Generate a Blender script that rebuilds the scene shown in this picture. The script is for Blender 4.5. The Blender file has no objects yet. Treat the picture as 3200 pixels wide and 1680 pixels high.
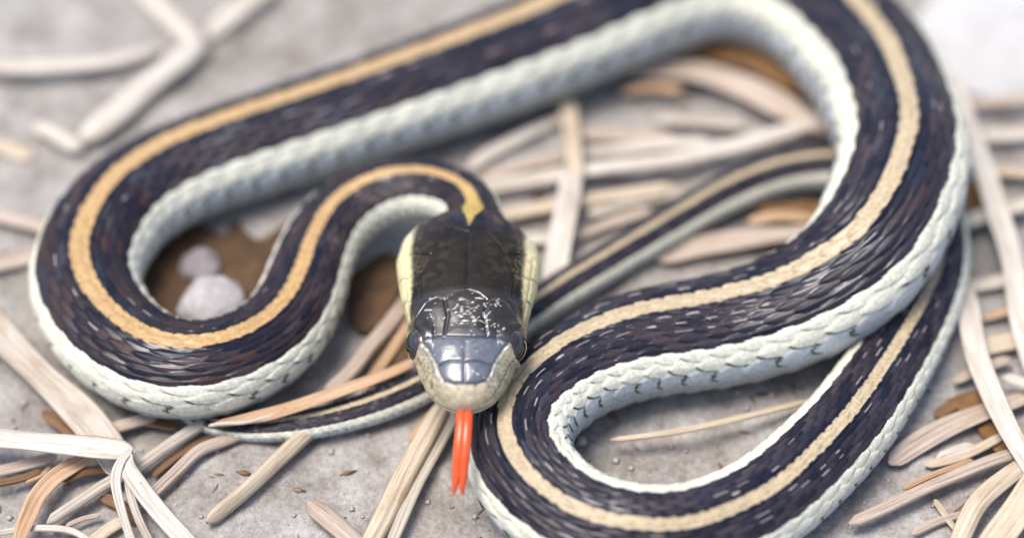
import bpy, math, random
import numpy as np
from mathutils import Vector, Matrix

MM = 0.001
rng = np.random.default_rng(7)
random.seed(7)
sc = bpy.context.scene
COL = sc.collection

# ------------------------------------------------------------------ camera
VW, VH = 2575.0, 1351.4            # pixel grid in which the photograph was traced
ELEV = math.radians(47)
DIST = 0.20
FRAME_W = 0.090
TGT = Vector((0, 0, 0.004))
cam_d = bpy.data.cameras.new("camera")
cam_d.sensor_width = 36.0
cam_d.lens = 36.0 * DIST / FRAME_W
cam_d.clip_start = 0.01
cam_d.clip_end = 100.0
cam = bpy.data.objects.new("camera", cam_d)
COL.objects.link(cam)
cam.location = TGT + Vector((0, -math.cos(ELEV), math.sin(ELEV))) * DIST
cam.rotation_euler = (math.pi / 2 - ELEV, 0, 0)
sc.camera = cam
cam_d.dof.use_dof = True
cam_d.dof.aperture_fstop = 8.2
cam_d.dof.aperture_blades = 9

# ------------------------------------------------------------------ light
SUN_EL, SUN_AZ = math.radians(73), math.radians(186)   # azimuth from +x, counter-clockwise
world = bpy.data.worlds.new("World")
sc.world = world
world.use_nodes = True
wn = world.node_tree.nodes
sky = wn.new("ShaderNodeTexSky")
sky.sky_type = 'NISHITA'
sky.sun_disc = False
sky.sun_elevation = SUN_EL
sky.sun_rotation = math.pi / 2 - SUN_AZ
sky.dust_density = 2.5
sky.air_density = 1.0
sky.ozone_density = 1.0
bg = wn["Background"]
bg.inputs[1].default_value = 0.085
world.node_tree.links.new(sky.outputs[0], bg.inputs[0])
sun_d = bpy.data.lights.new("sun", 'SUN')
sun_d.energy = 1.5
sun_d.angle = math.radians(30)
sun_d.color = (1.0, 0.955, 0.90)
sun = bpy.data.objects.new("sun", sun_d)
COL.objects.link(sun)
sdir = Vector((math.cos(SUN_EL) * math.cos(SUN_AZ), math.cos(SUN_EL) * math.sin(SUN_AZ), math.sin(SUN_EL)))
sun.rotation_euler = sdir.to_track_quat('Z', 'Y').to_euler()
sun.location = sdir * 2
sc.view_settings.view_transform = 'Standard'
sc.view_settings.look = 'None'
sc.view_settings.exposure = 1.45
sc.view_settings.gamma = 1.0
sc.view_settings.use_curve_mapping = False

# ------------------------------------------------------------------ helpers
F = np.array([0, math.cos(ELEV), -math.sin(ELEV)])
U = np.array([0, math.sin(ELEV), math.cos(ELEV)])
X = np.array([1.0, 0, 0])
CP = np.array(cam.location)


def pix(x, y, z):
    """photograph position -> the point of that sight line that lies z mm above the ground"""
    sx = (x - VW / 2) / VW * FRAME_W / DIST
    sy = (VH / 2 - y) / VW * FRAME_W / DIST
    d = F + sx * X + sy * U
    t = (z * MM - CP[2]) / d[2]
    return CP + d * t


def px_size(p):
    """metres per traced pixel at a point"""
    return float(np.dot(p - CP, F)) / DIST * FRAME_W / VW


def sstep(a, b, x):
    t = np.clip((x - a) / (b - a), 0, 1)
    return t * t * (3 - 2 * t)


def tag(o, label=None, cat=None, group=None, kind=None):
    if label: o["label"] = label
    if cat: o["category"] = cat
    if group: o["group"] = group
    if kind: o["kind"] = kind
    return o


def mesh_obj(name, verts, faces, mat, parent=None, cols=None, uv=None, smooth=True):
    me = bpy.data.meshes.new(name)
    verts = np.asarray(verts, dtype=np.float32)
    faces = np.asarray(faces, dtype=np.int32)
    k = faces.shape[1]
    me.vertices.add(len(verts)); me.vertices.foreach_set("co", verts.ravel())
    me.loops.add(faces.size); me.loops.foreach_set("vertex_index", faces.ravel())
    me.polygons.add(len(faces))
    me.polygons.foreach_set("loop_start", np.arange(0, faces.size, k, dtype=np.int32))
    me.update(calc_edges=True)
    me.validate()
    if smooth:
        me.polygons.foreach_set("use_smooth", np.ones(len(me.polygons), dtype=bool))
    if cols is not None:
        a = me.color_attributes.new("Col", 'FLOAT_COLOR', 'POINT')
        a.data.foreach_set("color", np.asarray(cols, dtype=np.float32).ravel())
    if uv is not None:
        a = me.attributes.new("strand", 'FLOAT_VECTOR', 'POINT')
        a.data.foreach_set("vector", np.asarray(uv, dtype=np.float32).ravel())
    me.materials.append(mat)
    o = bpy.data.objects.new(name, me)
    COL.objects.link(o)
    if parent: o.parent = parent
    return o


def catmull(P, n):
    """dense curve through control rows (any number of columns)"""
    P = np.asarray(P, float)
    Q = np.vstack([2 * P[0] - P[1], P, 2 * P[-1] - P[-2]])
    out = []
    t = np.linspace(0, 1, n, endpoint=False)[:, None]
    for i in range(len(P) - 1):
        p0, p1, p2, p3 = Q[i:i + 4]
        out.append(0.5 * (2 * p1 + (p2 - p0) * t + (2 * p0 - 5 * p1 + 4 * p2 - p3) * t ** 2 + (3 * p1 - p0 - 3 * p2 + p3) * t ** 3))
    out.append(P[-1:])
    return np.vstack(out)


def arclen(P):
    return np.concatenate([[0], np.cumsum(np.linalg.norm(np.diff(P, axis=0), axis=1))])


def gsmooth(A, sig):
    r = int(sig * 3) + 1
    k = np.exp(-0.5 * (np.arange(-r, r + 1) / sig) ** 2); k /= k.sum()
    B = np.vstack([np.repeat(A[:1], r, 0), A, np.repeat(A[-1:], r, 0)])
    return np.stack([np.convolve(B[:, c], k, 'valid') for c in range(A.shape[1])], 1)


def nz(a):
    return a / np.maximum(np.linalg.norm(a, axis=-1, keepdims=True), 1e-12)


# value noise on arrays (for wear and relief on meshes)
_perm = rng.random((64, 64, 64))


def vnoise(p):
    p = np.asarray(p)
    i = np.floor(p).astype(int); f = p - i; f = f * f * (3 - 2 * f)
    r = 0
    for dx in (0, 1):
        for dy in (0, 1):
            for dz in (0, 1):
                w = (f[..., 0] if dx else 1 - f[..., 0]) * (f[..., 1] if dy else 1 - f[..., 1]) * (f[..., 2] if dz else 1 - f[..., 2])
                r = r + w * _perm[(i[..., 0] + dx) % 64, (i[..., 1] + dy) % 64, (i[..., 2] + dz) % 64]
    return r


# ------------------------------------------------------------------ materials
class N:
    def __init__(s, name):
        s.m = bpy.data.materials.new(name); s.m.use_nodes = True
        s.t = s.m.node_tree; s.b = s.t.nodes["Principled BSDF"]

    def n(s, kind, **kw):
        nd = s.t.nodes.new(kind)
        for k, v in kw.items(): setattr(nd, k, v)
        return nd

    def l(s, a, b): s.t.links.new(a, b)

    def noise(s, vec, scale, detail=4, rough=.6):
        nd = s.n("ShaderNodeTexNoise"); nd.inputs["Scale"].default_value = scale
        nd.inputs["Detail"].default_value = detail; nd.inputs["Roughness"].default_value = rough
        s.l(vec, nd.inputs["Vector"]); return nd.outputs["Fac"]

    def ramp(s, fac, stops):
        nd = s.n("ShaderNodeValToRGB"); e = nd.color_ramp.elements
        while len(e) < len(stops): e.new(.5)
        for q, (p, c) in zip(e, stops): q.position = p; q.color = (*c, 1)
        s.l(fac, nd.inputs[0]); return nd.outputs[0]

    def mix(s, fac, a, b, mode='MIX'):
        nd = s.n("ShaderNodeMix", data_type='RGBA', blend_type=mode)
        for inp, v in ((nd.inputs[0], fac), (nd.inputs[6], a), (nd.inputs[7], b)):
            if isinstance(v, (int, float)): inp.default_value = v
            elif isinstance(v, tuple): inp.default_value = (*v, 1)
            else: s.l(v, inp)
        return nd.outputs[2]

    def bump(s, h, strength, dist):
        nd = s.n("ShaderNodeBump"); nd.inputs["Strength"].default_value = strength
        nd.inputs["Distance"].default_value = dist
        s.l(h, nd.inputs["Height"]); s.l(nd.outputs[0], s.b.inputs["Normal"]); return nd


def mat_snake():
    k = N("snake_skin")
    at = k.n("ShaderNodeAttribute", attribute_name="Col")
    ob = k.n("ShaderNodeTexCoord").outputs["Object"]
    f = k.noise(ob, 2600, 4, .65)
    c = k.mix(1.0, at.outputs["Color"], k.ramp(f, [(.3, (.72, .72, .72)), (.7, (1.18, 1.18, 1.18))]), 'MULTIPLY')
    k.l(c, k.b.inputs["Base Color"])
    k.b.inputs["IOR"].default_value = 1.5
    for sock, lo, a0, a1 in (("Roughness", .5, .34, .22), ("Specular IOR Level", 0, .10, .80)):
        r = k.n("ShaderNodeMapRange"); r.inputs[1].default_value = lo; r.inputs[2].default_value = 1
        r.inputs[3].default_value = a0; r.inputs[4].default_value = a1
        k.l(at.outputs["Alpha"], r.inputs[0]); k.l(r.outputs[0], k.b.inputs[sock])
    k.bump(k.noise(ob, 6500, 3, .6), .12, .00006)
    return k.m


def mat_straw(name, a, b, dark, rough=.62):
    k = N(name)
    at = k.n("ShaderNodeAttribute", attribute_name="strand")
    mp = k.n("ShaderNodeMapping"); mp.inputs["Scale"].default_value = (9, .16, 1)
    k.l(at.outputs["Vector"], mp.inputs["Vector"])
    st = k.noise(mp.outputs[0], 1.0, 5, .65)
    mp2 = k.n("ShaderNodeMapping"); mp2.inputs["Scale"].default_value = (1.3, .22, 1)
    k.l(at.outputs["Vector"], mp2.inputs["Vector"])
    bl = k.noise(mp2.outputs[0], 1.0, 5, .7)
    c = k.ramp(st, [(.28, dark), (.46, a), (.72, b)])
    c = k.mix(1.0, c, k.ramp(bl, [(.30, (.74, .66, .58)), (.52, (1, 1, 1)), (.75, (1.06, 1.06, 1.08))]), 'MULTIPLY')
    ob = k.n("ShaderNodeTexCoord").outputs["Object"]
    c = k.mix(k.ramp(k.noise(ob, 1500, 3, .7), [(.66, (0, 0, 0)), (.76, (.6, .6, .6))]), c, (.20, .13, .08))
    k.l(c, k.b.inputs["Base Color"])
    k.b.inputs["Roughness"].default_value = rough
    k.b.inputs["IOR"].default_value = 1.45
    k.bump(st, .5, .00018)
    return k.m


def mat_ground():
    k = N("dusty_soil")
    ob = k.n("ShaderNodeTexCoord").outputs["Object"]
    big = k.noise(ob, 42, 4, .6); mid = k.noise(ob, 260, 5, .65); fine = k.noise(ob, 1900, 4, .7)
    c = k.ramp(mid, [(.30, (.245, .222, .198)), (.5, (.37, .35, .328)), (.72, (.475, .46, .442))])
    c = k.mix(1.0, c, k.ramp(big, [(.32, (.80, .765, .73)), (.6, (1.05, 1.05, 1.05))]), 'MULTIPLY')
    c = k.mix(1.0, c, k.ramp(fine, [(.3, (.72, .70, .68)), (.68, (1.15, 1.15, 1.15))]), 'MULTIPLY')
    v = k.n("ShaderNodeTexVoronoi"); v.inputs["Scale"].default_value = 900; k.l(ob, v.inputs["Vector"])
    g = k.ramp(v.outputs["Color"], [(.0, (.85, .8, .75)), (1.0, (1.1, 1.1, 1.1))])
    c = k.mix(.5, c, k.mix(1.0, c, g, 'MULTIPLY'))
    k.l(c, k.b.inputs["Base Color"]); k.b.inputs["Roughness"].default_value = .95
    k.b.inputs["IOR"].default_value = 1.3
    k.bump(fine, .8, .0005)
    return k.m


def mat_simple(name, c1, c2, scale, rough, bump=.5, dist=.0003):
    k = N(name)
    ob = k.n("ShaderNodeTexCoord").outputs["Object"]
    f = k.noise(ob, scale, 5, .65)
    k.l(k.ramp(f, [(.3, c1), (.7, c2)]), k.b.inputs["Base Color"])
    k.b.inputs["Roughness"].default_value = rough
    k.bump(f, bump, dist)
    return k.m


M = {}
M['snake'] = mat_snake()
M['grey'] = mat_straw("weathered_straw", (.44, .38, .31), (.57, .51, .44), (.22, .17, .12))
M['cream'] = mat_straw("cream_straw", (.49, .395, .28), (.62, .53, .41), (.29, .21, .135))
M['pink'] = mat_straw("rosy_straw", (.42, .335, .265), (.55, .46, .39), (.21, .14, .09))
M['orange'] = mat_straw("tan_straw", (.46, .29, .165), (.58, .43, .29), (.23, .11, .05))
M['white'] = mat_straw("bleached_straw", (.55, .49, .415), (.67, .62, .545), (.31, .26, .20))
M['umber'] = mat_straw("umber_straw", (.17, .09, .04), (.26, .15, .07), (.07, .035, .015))  # umber for the brown, shaded crevices under the straw
M['ground'] = mat_ground()
M['leaf'] = mat_simple("brown_leaf", (.08, .034, .008), (.21, .098, .022), 500, .7)  # brown tint of shaded gaps, put into colour
M['darkleaf'] = mat_simple("dark_leaf", (.03, .014, .005), (.10, .05, .016), 500, .8)  # near-black brown of the shade under neck and coils
M['humus'] = mat_simple("brown_litter", (.10, .05, .02), (.30, .19, .10), 300, .85)
M['pebble'] = mat_simple("grey_pebble", (.30, .27, .26), (.46, .43, .42), 700, .8)
M['leafstone'] = mat_simple("mauve_pebble", (.16, .135, .14), (.27, .235, .24), 600, .8)
M['stone'] = mat_simple("pale_stone", (.40, .385, .365), (.49, .475, .46), 300, .85)


# ------------------------------------------------------------------ ground
def ground_h(x, y):
    p = np.stack([x, y, np.zeros_like(x)], -1)
    return ((vnoise(p * 55 + 9.3) - .5) * 1.5 + (vnoise(p * 170 + 3.1) - .5) * .75 + (vnoise(p * 520 + 1.7) - .5) * .38 + (vnoise(p * 1500) - .5) * .16) * MM - .35 * MM


def build_ground():
    t = np.linspace(-1, 1, 521)
    c = .085 * t + np.sign(t) * np.abs(t) ** 15 * 6
    gx, gy = np.meshgrid(c, c, indexing='ij')
    fade = 1 - sstep(.3, 2, np.hypot(gx, gy))
    z = ground_h(gx, gy) * fade
    n = len(c)
    idx = np.arange(n * n).reshape(n, n)
    f = np.stack([idx[:-1, :-1], idx[1:, :-1], idx[1:, 1:], idx[:-1, 1:]], -1).reshape(-1, 4)
    o = mesh_obj("ground", np.stack([gx, gy, z], -1).reshape(-1, 3), f, M['ground'])
    tag(o, kind="structure")


build_ground()

# ------------------------------------------------------------------ the snake
LIP = 8.8                                     # height of the mouth line above the ground, mm
snout = pix(1168, 1046, LIP)
HEAD_TILT = math.radians(2)                   # the snout dips a little
yaw = math.radians(0.5)
hb = np.array([math.sin(yaw), math.cos(yaw) * math.cos(HEAD_TILT), math.sin(HEAD_TILT)])
L_HEAD = 17.5
head_pts = [snout + hb * l * MM for l in np.arange(0, L_HEAD + .1, 2.5)]

# traced back stripe: x, y, half width in traced pixels, lift of the belly above the ground in mm
TR = [(1188, 540, 74, 6.6), (1192, 508, 72, 6.4), (1176, 472, 72, 6.0), (1138, 447, 73, 5.6), (1085, 431, 76, 5.0),
      (1030, 426, 80, 4.4), (960, 436, 84, 3.7), (890, 466, 88, 3.0), (830, 515, 92, 2.3), (795, 570, 96, 1.8),
      (775, 620, 100, 1.4), (755, 680, 105, 1.1), (725, 740, 110, .9), (680, 790, 115, .8), (610, 832, 120, .8),
      (530, 857, 125, .8), (450, 862, 128, .7), (380, 848, 130, .5), (310, 810, 132, .2), (250, 755, 134, 0),
      (212, 690, 135, 0), (197, 640, 135, 0), (205, 580, 136, 0), (235, 510, 138, 0), (290, 440, 136, 0),
      (370, 382, 137, 0), (450, 341, 137, 0), (600, 285, 138, 0), (800, 219, 139, 0), (1000, 150, 141, 0),
      (1200, 76, 145, 0), (1380, 5, 149, 0), (1500, -50, 153, 0), (1620, -103, 158, 0), (1740, -140, 158, 0),
      (1860, -148, 158, 0), (1980, -118, 158, 0), (2080, -62, 158, 0), (2150, 0, 164, .4), (2210, 70, 164, 1.4),
      (2250, 150, 164, 3), (2278, 230, 164, 4.3), (2285, 300, 164, 5), (2270, 380, 164, 5), (2240, 450, 164, 5),
      (2190, 530, 162, 4.4), (2110, 610, 159, 3), (2000, 680, 154, 1.5), (1900, 720, 150, .5), (1800, 745, 148, 0),
      (1700, 762, 145, 0), (1600, 780, 142, 0), (1500, 815, 138, 0), (1420, 855, 134, 0), (1340, 915, 134, 0),
      (1290, 970, 134, 0), (1268, 1040, 134, 0), (1275, 1110, 134, 0), (1310, 1170, 134, 0), (1370, 1230, 132, 0),
      (1450, 1280, 131, 0), (1550, 1310, 130, 0), (1650, 1320, 129, 0), (1750, 1310, 128, 0), (1850, 1275, 126, 0),
      (1950, 1220, 123, 0), (2050, 1130, 119, 0), (2150, 1020, 114, 0), (2220, 920, 107, 0), (2290, 810, 98, 0),
      (2340, 720, 86, 0), (2366, 640, 80, 0), (2370, 560, 75, 0), (2345, 480, 72, 0), (2290, 420, 70, 0),
      (2220, 392, 66, 0), (2140, 385, 62, 0), (2060, 388, 58, 0), (1980, 400, 56, 0), (1900, 425, 55, 0),
      (1820, 460, 54, 0), (1750, 500, 52, 0), (1600, 590, 50, 0), (1450, 680, 49, 0), (1380, 725, 48, 0),
      (1290, 790, 47, 0), (1200, 855, 46, 0), (1110, 920, 46, 0), (1040, 958, 45, 0), (960, 993, 44, 0),
      (880, 1020, 42, 0), (800, 1040, 40, 0), (700, 1057, 36, 0), (600, 1063, 31, 0), (520, 1054, 25, 0),
      (460, 1030, 18, 0), (415, 995, 9, 0)]
TOP, BOT = .80, .80                            # height of the back and depth of the belly, in half widths
# roll of the body about its own axis (degrees, towards the outer side of the lower coil) and half breadth of the dark back
ROLL = {(1188, 540): 0, (795, 570): 0, (530, 857): 0, (197, 640): 0, (290, 440): -4, (600, 285): -9, (1200, 76): -9, (1740, -140): -4,
        (2250, 150): 0, (2190, 530): 3, (2000, 680): 4, (1700, 762): 6, (1420, 855): 12, (1268, 1040): 18, (1370, 1230): 20, (1650, 1320): 20,
        (1950, 1220): 15, (2150, 1020): 8, (2340, 720): 4, (2060, 388): 0, (415, 995): 0}
DARK = {(1188, 540): 57, (530, 857): 56, (600, 285): 58, (1380, 5): 57, (1980, -118): 52, (2250, 150): 47, (2240, 450): 47, (2000, 680): 53,
        (1700, 762): 58, (1500, 815): 56, (1290, 970): 50, (1310, 1170): 46, (1650, 1320): 44, (2050, 1130): 46, (2340, 720): 48, (1900, 425): 54, (415, 995): 54}
ctrl = [np.concatenate([p, [3.2 * MM, 0, 56.5]]) for p in head_pts]
ti = {(a[0], a[1]): i for i, a in enumerate(TR)}
tab = lambda D: np.interp(range(len(TR)), sorted(ti[k] for k in D), [D[k] for k in sorted(D, key=lambda q: ti[q])])
roll_t, dark_t = tab(ROLL), tab(DARK)
tops = []
for x, y, r, lift in TR:
    R = r * .034 * MM
    for _ in range(3):
        p = pix(x, y, lift + (R * (TOP + BOT)) / MM)
        R = r * px_size(p)
    tops.append((p, R))
for i, (p, R) in enumerate(tops):
    t = tops[min(i + 1, len(tops) - 1)][0] - tops[max(i - 1, 0)][0]
    t = t / np.linalg.norm(t)
    sd_ = np.cross(t, [0, 0, 1.]); sd_ /= np.linalg.norm(sd_)
    a = math.radians(roll_t[i])
    u_ = np.cross(sd_, t) * math.cos(a) + sd_ * math.sin(a)
    ctrl.append(np.concatenate([p - u_ * R * TOP, [R, roll_t[i], dark_t[i]]]))
curve = catmull(np.array(ctrl), 24)
S0 = arclen(curve[:, :3])
S1 = np.linspace(0, S0[-1], 5200)
curve = np.stack([np.interp(S1, S0, curve[:, c]) for c in range(6)], 1)
ds_mm = (S1[1] - S1[0]) / MM
curve = gsmooth(curve, 1.3 / ds_mm)
S0 = arclen(curve[:, :3])
STOT = S0[-1] / MM
Rof = lambda s: np.interp(s, S0 / MM, curve[:, 3]) / MM

# ring stations: dense on the head, then a fixed number for each scale row
HB = 20.0                                     # head stations end here (mm)
u = np.linspace(0, 1, 430)
st_head = HB * (0.35 * u ** 2.2 + 0.65 * u)
sfine = np.linspace(HB, STOT, 20000)
K_ROW = .55
rowc = np.concatenate([[0], np.cumsum(np.diff(sfine) / (K_ROW * np.maximum(Rof(sfine[1:]), 1.0)))])
n_rows = rowc[-1]
st_body = np.interp(np.linspace(0, n_rows, int(n_rows * 12))[1:], rowc, sfine)
ST = np.concatenate([st_head, st_body])
rowS = np.where(ST < HB, (ST - HB) / (K_ROW * Rof(np.array([HB]))[0]), np.interp(ST, sfine, rowc))
C = np.stack([np.interp(ST, S0 / MM, curve[:, c]) for c in range(3)], 1)
Rr = Rof(ST)
T = nz(np.stack([np.interp(ST + .15, S0 / MM, curve[:, c]) - np.interp(np.maximum(ST - .15, 0), S0 / MM, curve[:, c]) for c in range(3)], 1))
side = nz(np.cross(T, np.array([0, 0, 1.0])))
up = np.cross(side, T)
ra = np.radians(np.interp(ST, S0 / MM, curve[:, 4]))[:, None]
side, up = side * np.cos(ra) - up * np.sin(ra), up * np.cos(ra) + side * np.sin(ra)
dark_b = np.interp(ST, S0 / MM, curve[:, 5])

# columns round the girth
th_d = np.linspace(-118, 118, 192)
th_v = np.linspace(118, 242, 28)[1:-1]
TH = np.radians(np.concatenate([th_d, th_v]))
THd = np.degrees((TH + math.pi) % (2 * math.pi) - math.pi)

# head profile (mm): distance from the snout -> half width, top, underside
qs = lambda tab: (np.sqrt([t[0] for t in tab]), [t[1] for t in tab])
Wt = [(0, 0), (.10, .80), (.4, 1.60), (1.1, 2.52), (2.2, 3.22), (3.4, 3.72), (5.0, 4.22), (6.5, 4.52), (8, 4.78), (10.3, 5.25), (13, 5.85), (15.5, 6.12), (17.5, 5.75), (19.5, 4.6), (22, 3.3)]
Ht = [(0, 0), (.06, .65), (.2, 1.15), (.6, 1.72), (1.15, 2.12), (2.9, 2.72), (5.3, 3.12), (7.5, 3.35), (10, 3.55), (14, 3.45), (17, 3.2), (20, 2.9), (23, 2.8)]
Bt = [(0, 0), (.15, .55), (.5, .95), (1.2, 1.35), (3, 1.9), (6, 2.3), (10, 2.6), (14, 2.8), (18, 2.8), (22, 2.7)]
hw = np.interp(np.sqrt(ST), *qs(Wt)); ht = np.interp(np.sqrt(ST), *qs(Ht)); hbm = np.interp(np.sqrt(ST), *qs(Bt))
bl = sstep(17.5, 23, ST)
w_ = hw * (1 - bl) + Rr * bl
t_ = ht * (1 - bl) + Rr * TOP * bl
b_ = hbm * (1 - bl) + Rr * BOT * bl
for a in (w_, t_, b_):
    m = (ST > .8) & (ST < 30)
    a[m] = gsmooth(a[:, None], 4)[:, 0][m]
nt = np.interp(ST, [0, 4, 8, 10.5, 13, 17], [2.1, 2.5, 2.7, 2.3, 2.0, 1.95]) * (1 - bl) + 2.05 * bl
nb = 2.0 * (1 - bl) + 2.5 * bl
sn, cs = np.sin(TH)[None, :], np.cos(TH)[None, :]
n_ = np.where(cs >= 0, nt[:, None], nb[:, None])
lx = w_[:, None] * np.sign(sn) * np.abs(sn) ** (2 / n_)
lz = np.where(cs >= 0, t_[:, None], b_[:, None]) * np.sign(cs) * np.abs(cs) ** (2 / n_)
P0 = C[:, None, :] + (lx[..., None] * side[:, None, :] + lz[..., None] * up[:, None, :]) * MM
nS, nT = P0.shape[:2]


def normals(P):
    dth = np.roll(P, -1, 1) - np.roll(P, 1, 1)
    dss = np.empty_like(P); dss[1:-1] = P[2:] - P[:-2]; dss[0] = P[1] - P[0]; dss[-1] = P[-1] - P[-2]
    return nz(np.cross(dss, dth))


NRM = normals(P0)
if np.mean(np.sum(NRM * (P0 - C[:, None, :]), -1)) < 0: NRM = -NRM

# ---- scales of the body
Sg = np.repeat(ST[:, None], nT, 1)
RS = np.repeat(rowS[:, None], nT, 1)
RHO_T = [0, 9.5, 17.5, 26, 34.5, 43, 51.5, 61.5, 76, 93, 112]
at_ = np.abs(THd)[None, :]
gk = (56.5 / dark_b)[:, None]
at_ = np.where(at_ < 56.5 / gk, at_ * gk, 56.5 + (at_ - 56.5 / gk) * (123.5 / (180 - 56.5 / gk)))
rho = np.interp(at_, RHO_T + [180], list(range(11)) + [14]) * np.sign(THd)[None, :]
best = np.full(rho.shape, -1.0); bj = np.zeros(rho.shape); bk = np.zeros(rho.shape); bd = np.zeros(rho.shape); bp = np.zeros(rho.shape); bedge = np.zeros(rho.shape)
HW_, HL_ = .66, .80
for dj in (0, 1):
    j = np.floor(rho) + dj
    off = np.where(np.abs(j) % 2 == 1, .5, 0.0)
    kb = np.floor(RS - off)
    for dk in (-1, 0, 1, 2):
        k = kb + dk
        d = (RS - (k + off)) / HL_
        q = (rho - j) / HW_
        nrm = np.abs(d) ** 1.9 + np.abs(q) ** 1.75
        e = 1 - nrm
        h = np.where(e > 0, (.55 + .45 * d) * (0.35 + .65 * np.clip(e * 4, 0, 1)) + .12 * np.clip(e, 0, 1), -1)
        keel = np.where(np.abs(j) < 7, .22, .05) * np.clip(1 - np.abs(q) / .28, 0, 1) * (e > 0)
        h = h + keel
        win = (h > best) & (np.abs(j) <= 9)
        best = np.where(win, h, best); bj = np.where(win, j, bj); bk = np.where(win, k, bk)
        bd = np.where(win, d, bd); bp = np.where(win, q, bp); bedge = np.where(win, e, bedge)
on = best > -.5
arho = np.abs(rho)
vent = arho > 9.75
fr = RS - np.floor(RS)
relief = np.where(on & ~vent, best, 0.0)
relief = np.where(vent, .25 + .55 * fr * np.clip((1 - fr) * 8, 0, 1), relief)
hsh = lambda a, b, s: np.modf(np.abs(np.sin(a * 127.1 + b * 311.7 + s * 74.7) * 43758.5453))[0]
rnd1, rnd2, rnd3 = hsh(bj, bk, 1.), hsh(bj, bk, 2.), hsh(bj, bk, 5.)

# ---- colours of the body
aj = np.abs(bj)
black = np.array([.0055, .0070, .0165]); brown = np.array([.052, .026, .019]); slate = np.array([.042, .038, .050])
col = np.empty(rho.shape + (4,))
cc = np.broadcast_to(black, rho.shape + (3,)).copy()
fade_b = (1 - sstep(120, 210, Sg))             # the fore body is browner, the rest greyer
fade_b = np.clip(np.where(Sg < 85, .85, .38) * (.3 + 1.2 * rnd3), 0, 1)
mid = brown[None, None] * fade_b[..., None] + slate[None, None] * (1 - fade_b[..., None])
mixv = np.clip(bedge * 1.6, 0, 1) * np.where(aj >= 2, .10 + 1.0 * rnd1, .10) * np.where(aj >= 3, 1, .55)
cc = cc * (1 - mixv[..., None]) + mid * mixv[..., None]
# pale flecks on the skin between the dark scales
fleck = (((bedge < .30) & (bd < -.05)) | ~on) & (arho > 1.25) & (arho < 6.4)
fl_amt = np.where(fleck, (hsh(bj, bk, 9.) < np.where((arho < 3.3) | (arho > 4.8), .6, .3)) * (.35 + .65 * rnd2), 0) * np.where(arho < 3.0, 1.0, .75)
fl_amt = fl_amt * (.25 + .75 * sstep(85, 130, Sg))
flc = np.array([.40, .34, .32])
cc = cc * (1 - fl_amt[..., None]) + flc * fl_amt[..., None]
S_AT = lambda x, y: float(S0[np.argmin(np.linalg.norm(curve[:, :3] - np.array(ctrl[len(head_pts) + ti[(x, y)]][:3]), axis=1))]) / MM
# short pale dashes in the rows next to the back stripe
for rr_, ww in ((1.95, .12), (2.95, .09), (4.0, .06)):
    par = .5 if rr_ < 2.5 else 0.0
    kk = np.floor(RS - par + .5); dd_ = RS - par - kk
    hh = hsh(kk + rr_ * 17, np.sign(rho), 8.)
    dash = (np.abs(arho - rr_) < ww * (1 - (dd_ / .30) ** 2)) & (hh < .10 + .50 * sstep(S_AT(2190, 530), S_AT(1800, 745), Sg) * (1 - .80 * sstep(S_AT(1290, 970), S_AT(1450, 1280), Sg)))
    da = (dash * (.45 + .5 * hsh(kk, np.sign(rho) + rr_, 3.)))[..., None]
    cc = cc * (1 - da) + np.array([.44, .38, .36]) * da
# lateral stripe, first scale row, belly
pale = np.array([.70, .68, .55]); row1c = np.array([.69, .66, .55]); belly = np.array([.36, .385, .385])
isp = (aj >= 7) & on & ~vent
r1b = sstep(70, 100, Sg)[..., None]
pc = np.where((aj >= 9)[..., None], row1c * (1 - r1b) + np.array([.47, .50, .505]) * r1b, pale) * (.90 + .16 * rnd1[..., None])
cc = np.where(isp[..., None], pc, cc)
skin_p = (~on) & (arho > 6.5) & ~vent
cc = np.where(skin_p[..., None], pale * .8, cc)
cc = np.where(vent[..., None], belly * (.93 + .12 * hsh(np.floor(RS), 0 * RS, 3.)[..., None]), cc)
# black marks at the corners of the pale scales
lowside = bp * np.sign(rho) > .02
mark = on & (aj == 8) & (bd > .05) & lowside & (bedge < .30) & (rnd1 < .75)
mark |= on & (aj == 9) & (bd > .45) & (bedge < .34) & (rnd2 < .85) & (np.abs(bp) < .55)
mark |= on & (aj == 7) & (bd > .30) & lowside & (bedge < .13) & (rnd2 < .45)
spot = (np.abs(arho - 10.4) < .16) & (np.abs(fr - .5) < .07) & (hsh(np.floor(RS), np.sign(rho), 4.) < .6)
edge_p = on & (aj >= 7) & (bedge < .09) & ~vent
cc = np.where(edge_p[..., None], cc * .50, cc)
mk = (mark | spot) & (Sg > 28)
cc = np.where(mk[..., None], np.array([.012, .020, .020]), cc)
# back stripe
wob = .06 * np.cos(2 * np.pi * RS * 2) + .16 * (rnd3 - .5)
tl = np.interp(ST, [16.6, 18.0, 19.2, 20.6, 22.5, 25], [0, .45, 1.25, 1.75, 1.45, 1.0])[:, None]
stripe = arho < (.95 + wob) * tl
gold = np.array([.46, .29, .125]); tan_ = np.array([.45, .355, .225]); ygold = np.array([.46, .33, .09])
g1 = sstep(60, 190, Sg)[..., None]
sc_ = gold * (1 - g1) + tan_ * g1
g0 = (1 - sstep(21, 26, Sg))[..., None]
sc_ = sc_ * (1 - g0) + ygold * g0
sedge = np.where((bedge < .10), .62, 1.0)
cc = np.where(stripe[..., None], sc_ * (sedge * (.92 + .14 * rnd2))[..., None], cc)
gloss = np.where(arho < 6.6, .05 + .24 * rnd3 + .45 * (rnd2 > .82), .40); gloss = np.where(stripe, .30, gloss)

# ---- head: plates, colours
A_L, A_X = Sg, np.repeat(0 * Sg[:1], nS, 0) + lx
aX = np.abs(lx)


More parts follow.
